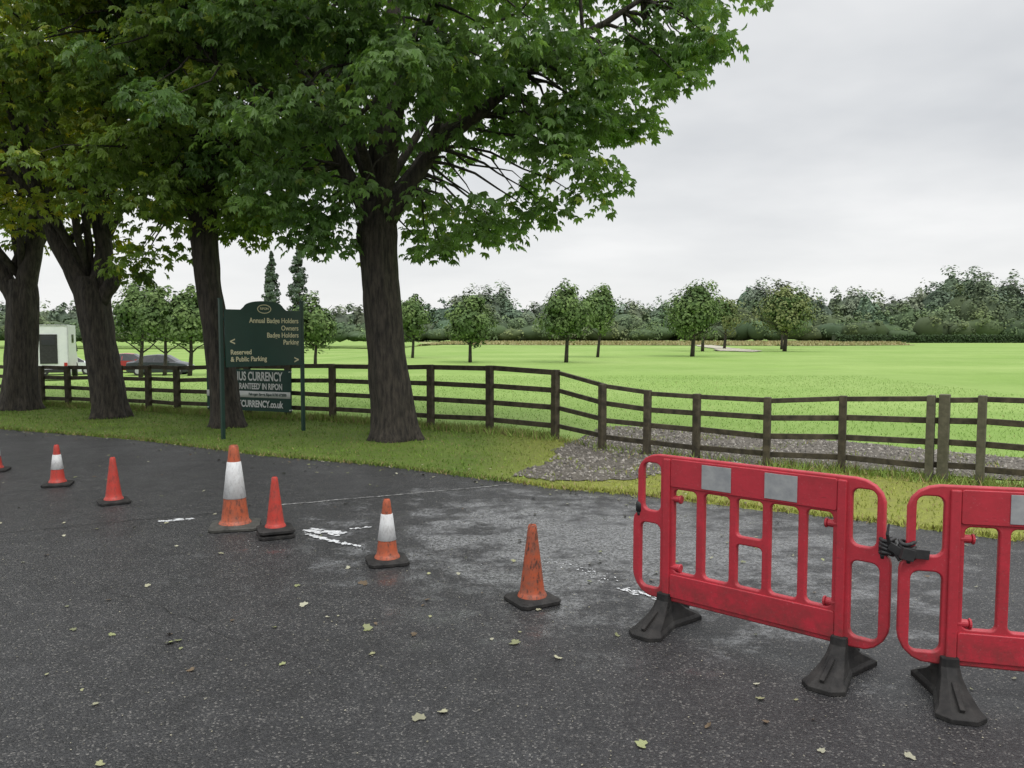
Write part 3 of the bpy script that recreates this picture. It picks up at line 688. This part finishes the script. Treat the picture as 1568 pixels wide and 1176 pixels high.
def barrier(x,y,ang):
    root=empty('plastic_barrier',(x,y,.0095),ang); L=1.43
    half=[(.16,1.0),(.115,.992),(.075,.972),(.045,.94),(.03,.90),(.03,.66),(.022,.645),(.005,.625),(0,.60),(0,.30),(.006,.265),(.025,.225),(.06,.19),(.10,.172),(.16,.168)]
    outer=half+[(L-px,pz) for px,pz in reversed(half)]
    holes=[]
    def endh(flip):
        a=rrect(.052,.665,.185,.962,.045); 
        b_=rrect(.034,.208,.185,.605,.045)
        for h_ in (a,b_): holes.append([(L-px,pz) for px,pz in h_] if flip else h_)
    endh(False); endh(True)
    cells=[(.258,.416),(.448,.616),(.644,.804),(.832,.996),(1.024,1.172)]
    for i,(a,b_) in enumerate(cells):
        if i==2: holes.append(rrect(a,.33,b_,.575,.03)); holes.append(rrect(a,.605,b_,.825,.03))
        else: holes.append(rrect(a,.33,b_,.825,.035))
    curve_mesh('panel',[outer]+holes,.010,.008,M_bar,root)
    curve_mesh('top_board',[rrect(.25,.835,L-.25,.988,.01)],.022,.004,M_bar,root)
    curve_mesh('bottom_board',[rrect(.25,.19,L-.25,.318,.012)],.022,.004,M_bar,root)
    mb=MB()
    for px in (.222,L-.222):
        mb.box((px,0,.58),(.046,.062,.82),0)
        for z in (.36,.76):
            s_=1 if px<.7 else -1
            mb.tube([(px+s_*.02,-.0,z),(px+s_*.075,-.0,z)],[.02,.02],14); mb.tube([(px+s_*.075,0,z),(px+s_*.088,0,z)],[.027,.025],14)
    mb.build('uprights',[M_bar],False,root,.012)
    mb=MB()
    for a,b_ in ((.445,.62),(.81,.985)):
        for sy in (-1,1): mb.box(((a+b_)/2,sy*.0285,.912),(b_-a,.003,.135),0)
    mb.build('reflective_panels',[M_ref],False,root,.001)
    mb=MB()
    for px in (.216,L-.216):
        def rg(a,b_,z,notch=.8):
            return [(px+b_,-a*.82,z),(px+b_*notch,0,z),(px+b_,a*.82,z),(px+b_*.5,a,z),(px-b_*.5,a,z),(px-b_,a*.82,z),(px-b_*notch,0,z),(px-b_,-a*.82,z),(px-b_*.5,-a,z),(px+b_*.5,-a,z)]
        mb.rings([rg(.285,.105,0,.55),rg(.285,.105,.022,.55),rg(.25,.085,.040,.55),rg(.15,.060,.085,.6),rg(.095,.046,.125,.8),rg(.06,.040,.165,1),rg(.055,.038,.205,1)],0)
        for sy in (-1,1): mb.box((px,sy*.17,.055),(.022,.16,.075),0,Matrix.Rotation(-sy*.42,3,'X'))
    mb.build('feet',[M_rub],False,root,.003)
    mb=MB()
    for px in (.03,L-.03):
        mb.tube([(px,0,.63),(px,0,.655)],[.02,.022],12); mb.tube([(px,0,.655),(px,0,.70),(px,0,.715)],[.026,.026,.018],12)
    mb.build('hinge_caps',[M_blk],True,root)
    return root
b1=math.atan2(-.665,.749); c_,s_=math.cos(b1),math.sin(b1)
barrier(.902-.216*c_,4.56-.216*s_,b1)
b2=math.atan2(-.25,.968); c2_,s2_=math.cos(b2),math.sin(b2)
barrier(2.046-.216*c2_,3.65-.216*s2_,b2)
E1=Vector((.902+1.20*c_,4.56+1.20*s_,.70)); E2=Vector((2.046-.19*c2_,3.65-.19*s2_,.70))
mb=MB()
for cpt in (E1,E2):
    for k in range(4):
        z=-.03+.022*k
        ring=[cpt+Vector((math.cos(t)*.032,math.sin(t)*.032,z+.006*math.sin(t*2+k))) for t in np.linspace(0,2*math.pi,13)]
        mb.tube(ring,[.010]*13,8)
def flat(a,b_,w_,t_): mb.beam(a,b_,t_,w_,0)
flat(E1+Vector((-.01,-.042,.015)),E1.lerp(E2,.5)+Vector((0,-.055,-.012)),.04,.008)
flat(E1.lerp(E2,.5)+Vector((0,-.055,-.012)),E2+Vector((.0,-.042,-.005)),.04,.008)
flat(E2+Vector((-.03,-.044,-.0)),E2+Vector((.08,-.05,-.012)),.045,.010)
mb.box(E1.lerp(E2,.72)+Vector((0,-.06,-.01)),(.06,.028,.055),0,Matrix.Rotation(.25,3,'Y'))
mb.tube([E1+Vector((0,-.03,0)),E1+Vector((-.025,-.05,.07)),E1+Vector((-.015,-.045,.12))],[.009,.008,.005],6)
mb.tube([E1+Vector((.01,-.04,-.01)),E1+Vector((.03,-.06,-.05)),E1+Vector((.06,-.06,-.035))],[.009,.009,.006],6)
mb.build('black_strap',[M_blk],False,None,.002)

# ------------------------------------------------------------ vehicles
M_gl=simple('car_glass',(.012,.014,.016),(.02,.022,.024),3,.08); M_ty=simple('tyre',(.015,.015,.015),(.03,.03,.03),9,.8)
M_al=simple('alloy',(.35,.36,.37),(.45,.45,.46),9,.35); M_lr=simple('tail_light',(.35,.01,.01),(.4,.02,.02),9,.3); M_hl=simple('head_light',(.6,.62,.62),(.7,.7,.7),9,.15)
def car(name,x,y,rz,paint):
    pm=simple(name+'_paint',paint,tuple(c*.9 for c in paint),4,.22)
    root=empty(name,(x,y,float(H(x,y))),rz); mb=MB()
    st=[(-2.15,.38,.72,.72,.78,.58),(-2.08,.27,.86,.82,.94,.66),(-1.55,.22,.92,.86,1.01,.70),(-.95,.22,.93,.87,1.38,.60),(-.1,.21,.92,.87,1.45,.60),(.5,.21,.91,.87,1.40,.60),(1.2,.21,.88,.87,.97,.72),(1.85,.22,.78,.84,.84,.66),(2.12,.32,.60,.74,.66,.56)]
    rings=[[(a,-w_,zb),(a,-w_-.01,(zb+zt)/2),(a,-w_,zt),(a,-wr,zr),(a,0,zr+.03),(a,wr,zr),(a,w_,zt),(a,w_+.01,(zb+zt)/2),(a,w_,zb)] for a,zb,zt,w_,zr,wr in st]
    n=9; o=len(mb.v); vs=[p for r in rings for p in r]; fs=[];mi=[]
    for i in range(len(rings)-1):
        for k in range(n):
            fs.append((i*n+k,i*n+(k+1)%n,(i+1)*n+(k+1)%n,(i+1)*n+k))
            g_=(k in (2,5) and 2<=i<=5) or (k in (3,4) and i in (2,5)); mi.append(1 if g_ else 0)
    fs+= [tuple(range(n))[::-1],tuple((len(rings)-1)*n+k for k in range(n))]; mi+=[0,0]
    mb.v+=vs; mb.f+=fs; mb.m+=mi
    for px in (-1.3,1.35):
        for sy in (-1,1):
            mb.tube([(px,sy*.70,.32),(px,sy*.885,.32)],[.33,.33],20,2); mb.tube([(px,sy*.885,.32),(px,sy*.90,.32)],[.21,.19],12,3)
    for sy in (-1,1):
        mb.box((-2.10,sy*.62,.76),(.10,.26,.12),4); mb.box((2.0,sy*.60,.66),(.16,.26,.11),5)
        mb.box((.75,sy*.95,.98),(.12,.14,.10),0)
        for px in (-.25,): mb.box((px,sy*.745,1.15),(.05,.03,.46),0,Matrix.Rotation(sy*.52,3,'X'))
    mb.box((-2.14,0,.58),(.04,.5,.11),5)
    mb.build('body',[pm,M_gl,M_ty,M_al,M_lr,M_hl],False,root,.02)
car('parked_black_car',-24.9,56.5,.12,(.035,.04,.048)); car('parked_red_car',-28.9,60.0,.2,(.34,.03,.03)); car('parked_white_car',-32.0,57,.5,(.6,.62,.63))
hb=empty('white_horsebox_lorry',(-25.45,43.5,float(H(-25.45,43.5))),.42)
M_wp=simple('white_paint',(.62,.64,.66),(.7,.71,.72),3,.35)
mb=MB(); mb.box((0,2.2,1.85),(2.2,4.6,2.45),0); mb.box((0,5.5,1.5),(2.1,1.7,1.9),0,None,.88); mb.box((0,5.7,1.85),(2.12,1.0,.7),1,None,.9)
mb.box((.15,-.125,1.75),(.85,.03,1.6),2); mb.box((.15,-.14,2.2),(.65,.02,.5),1); mb.box((0,-.12,.55),(2.1,.1,.18),2)
for sy in (-1,1):
    for py in (1.0,5.2): mb.tube([(sy*.8,py,.42),(sy*1.08,py,.42)],[.42,.42],20,2); mb.tube([(sy*1.08,py,.42),(sy*1.1,py,.42)],[.22,.2],12,3)
    mb.box((sy*.95,-.14,.85),(.16,.04,.3),4); mb.box((sy*1.08,-.12,1.85),(.05,.04,2.4),3); mb.box((sy*1.105,2.4,2.3),(.02,1.2,.5),1)
mb.box((0,-.12,3.05),(2.16,.04,.05),3)
mb.build('body',[M_wp,M_gl,M_ty,M_al,M_lr],False,hb,.03)

# ------------------------------------------------------------ things lying on the asphalt
def ribbon(mb,pts,wd,z,sub=20,jit_=.02):
    P=[]
    for i in range(len(pts)-1):
        for k in range(sub):
            t=k/sub; x=pts[i][0]*(1-t)+pts[i+1][0]*t; y=pts[i][1]*(1-t)+pts[i+1][1]*t
            n_=noise.noise_vector(Vector((x*6,y*6,0)))*jit_; P.append(Vector((x+n_.x,y+n_.y,z)))
    for i in range(len(P)-1):
        d=(P[i+1]-P[i]).normalized(); s_=Vector((-d.y,d.x,0))
        w1=wd*(.6+.8*abs(noise.noise(P[i]*5))); w2=wd*(.6+.8*abs(noise.noise(P[i+1]*5)))
        mb.add([P[i]-s_*w1,P[i]+s_*w1,P[i+1]+s_*w2,P[i+1]-s_*w2],[(3,2,1,0)])
M_crack=simple('crack',(.006,.006,.006),(.012,.012,.011),20,.9,kind='pos')
mb=MB(); ribbon(mb,[(-6.5,6.6),(-4.38,6.7),(-3.81,7.0),(-2.84,7.5),(-2.3,7.9)],.005,.0125,30,.05)
ribbon(mb,[(-2.7,5.2),(-2.3,4.95),(-1.41,4.28),(-.857,3.87)],.0016,.0125,30,.05)
mb.build('road_cracks',[M_crack])
M_line=simple('worn_line',(.06,.06,.06),(.34,.34,.33),30,.8,kind='pos',lo=.40,hi=.60)
mb=MB(); ribbon(mb,[(-2.3,7.85),(-1.1,8.4),(.05,8.95)],.018,.0125,40,.015); mb.build('worn_road_marking',[M_line])
M_spl=simple('white_splashes',(.42,.43,.44),(.80,.81,.82),30,.3,.2,60,.002,kind='pos')  # near-white base colour for streaks of small flat blots
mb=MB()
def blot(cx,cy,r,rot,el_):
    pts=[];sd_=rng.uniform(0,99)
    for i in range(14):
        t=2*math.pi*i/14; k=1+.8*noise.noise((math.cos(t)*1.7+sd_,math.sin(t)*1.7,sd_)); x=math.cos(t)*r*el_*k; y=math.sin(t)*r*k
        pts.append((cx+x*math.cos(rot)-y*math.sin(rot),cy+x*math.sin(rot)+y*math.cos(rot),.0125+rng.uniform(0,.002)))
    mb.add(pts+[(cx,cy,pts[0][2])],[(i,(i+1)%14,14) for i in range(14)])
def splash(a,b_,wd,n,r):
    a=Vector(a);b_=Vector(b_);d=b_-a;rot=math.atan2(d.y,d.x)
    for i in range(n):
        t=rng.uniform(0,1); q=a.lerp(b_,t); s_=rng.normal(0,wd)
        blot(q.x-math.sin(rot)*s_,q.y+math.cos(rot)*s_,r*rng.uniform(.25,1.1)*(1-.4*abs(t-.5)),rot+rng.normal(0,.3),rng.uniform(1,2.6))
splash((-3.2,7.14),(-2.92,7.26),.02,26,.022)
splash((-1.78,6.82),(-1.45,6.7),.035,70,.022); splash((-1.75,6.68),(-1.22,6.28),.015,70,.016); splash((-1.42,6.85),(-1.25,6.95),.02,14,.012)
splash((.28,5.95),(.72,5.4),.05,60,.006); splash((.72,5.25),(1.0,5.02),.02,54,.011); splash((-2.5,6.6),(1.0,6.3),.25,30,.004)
mb.build('white_splashes',[M_spl])
n=400; x=rng.uniform(-6,6,n); y=1.9+rng.uniform(0,1,n)**1.3*9; k=y<edge(x)-.05; x=x[k];y=y[k]
x2=rng.uniform(-9,2.5,300); y2=edge(x2)+rng.normal(-.05,.35,300)
sp=np.array([(-1.02,5.32),(-.85,4.5),(.245,4.1),(-.41,3.42),(1.15,3.62),(-.32,3.5),(.55,3.2),(.35,3.0),(.85,3.35),(-1.9,4.3),(-.55,5.0),(0.0,4.3),(-3.0,4.2),(1.6,3.1),(2.0,3.0),(.1,5.6),(-1.3,4.9)])
x=np.concatenate([x,x2,sp[:,0]]);y=np.concatenate([y,y2,sp[:,1]]);n=len(x)
P=np.stack([x,y,np.full(n,.016)],1); a=rng.uniform(0,6.28,n); D=np.stack([np.cos(a),np.sin(a),np.zeros(n)],1)+rng.normal(0,.10,(n,3))
D[:,2]=np.abs(D[:,2])
Nn=unit(np.array([0,0,1.])+rng.normal(0,.28,(n,3))); L=rng.uniform(.013,.033,n); L[-len(sp):]=rng.uniform(.03,.055,len(sp))
V,F=leaf_geo(P,D,Nn,L,.75,5,1.5,-.12); V[:,2]=np.maximum(V[:,2],.0135)
pal=np.array([(.30,.30,.16),(.24,.26,.12),(.34,.33,.22),(.14,.10,.06),(.38,.37,.27),(.20,.21,.11)]); c=pal[rng.integers(0,6,n)]*rng.uniform(.6,1.15,(n,1))
np_mesh('fallen_leaves',V,F,[M_litter],np.repeat(c,20,0))
n=4200; x=rng.uniform(-6,6,n); y=2+rng.uniform(0,1,n)*8; k=y<edge(x)-.02; x=x[k];y=y[k];n=len(x)
P=np.stack([x,y,np.full(n,.0135)],1); a=rng.uniform(0,6.28,n); D=np.stack([np.cos(a),np.sin(a),np.zeros(n)],1)
V,F=leaf_geo(P,D,np.tile([0,0,1.],(n,1)),rng.uniform(.004,.014,n),.7,1,0,-.1)
np_mesh('leaf_fragments',V,F,[M_litter],np.repeat(np.array([[.32,.30,.22]])*rng.uniform(.3,1.3,(n,1)),4,0))
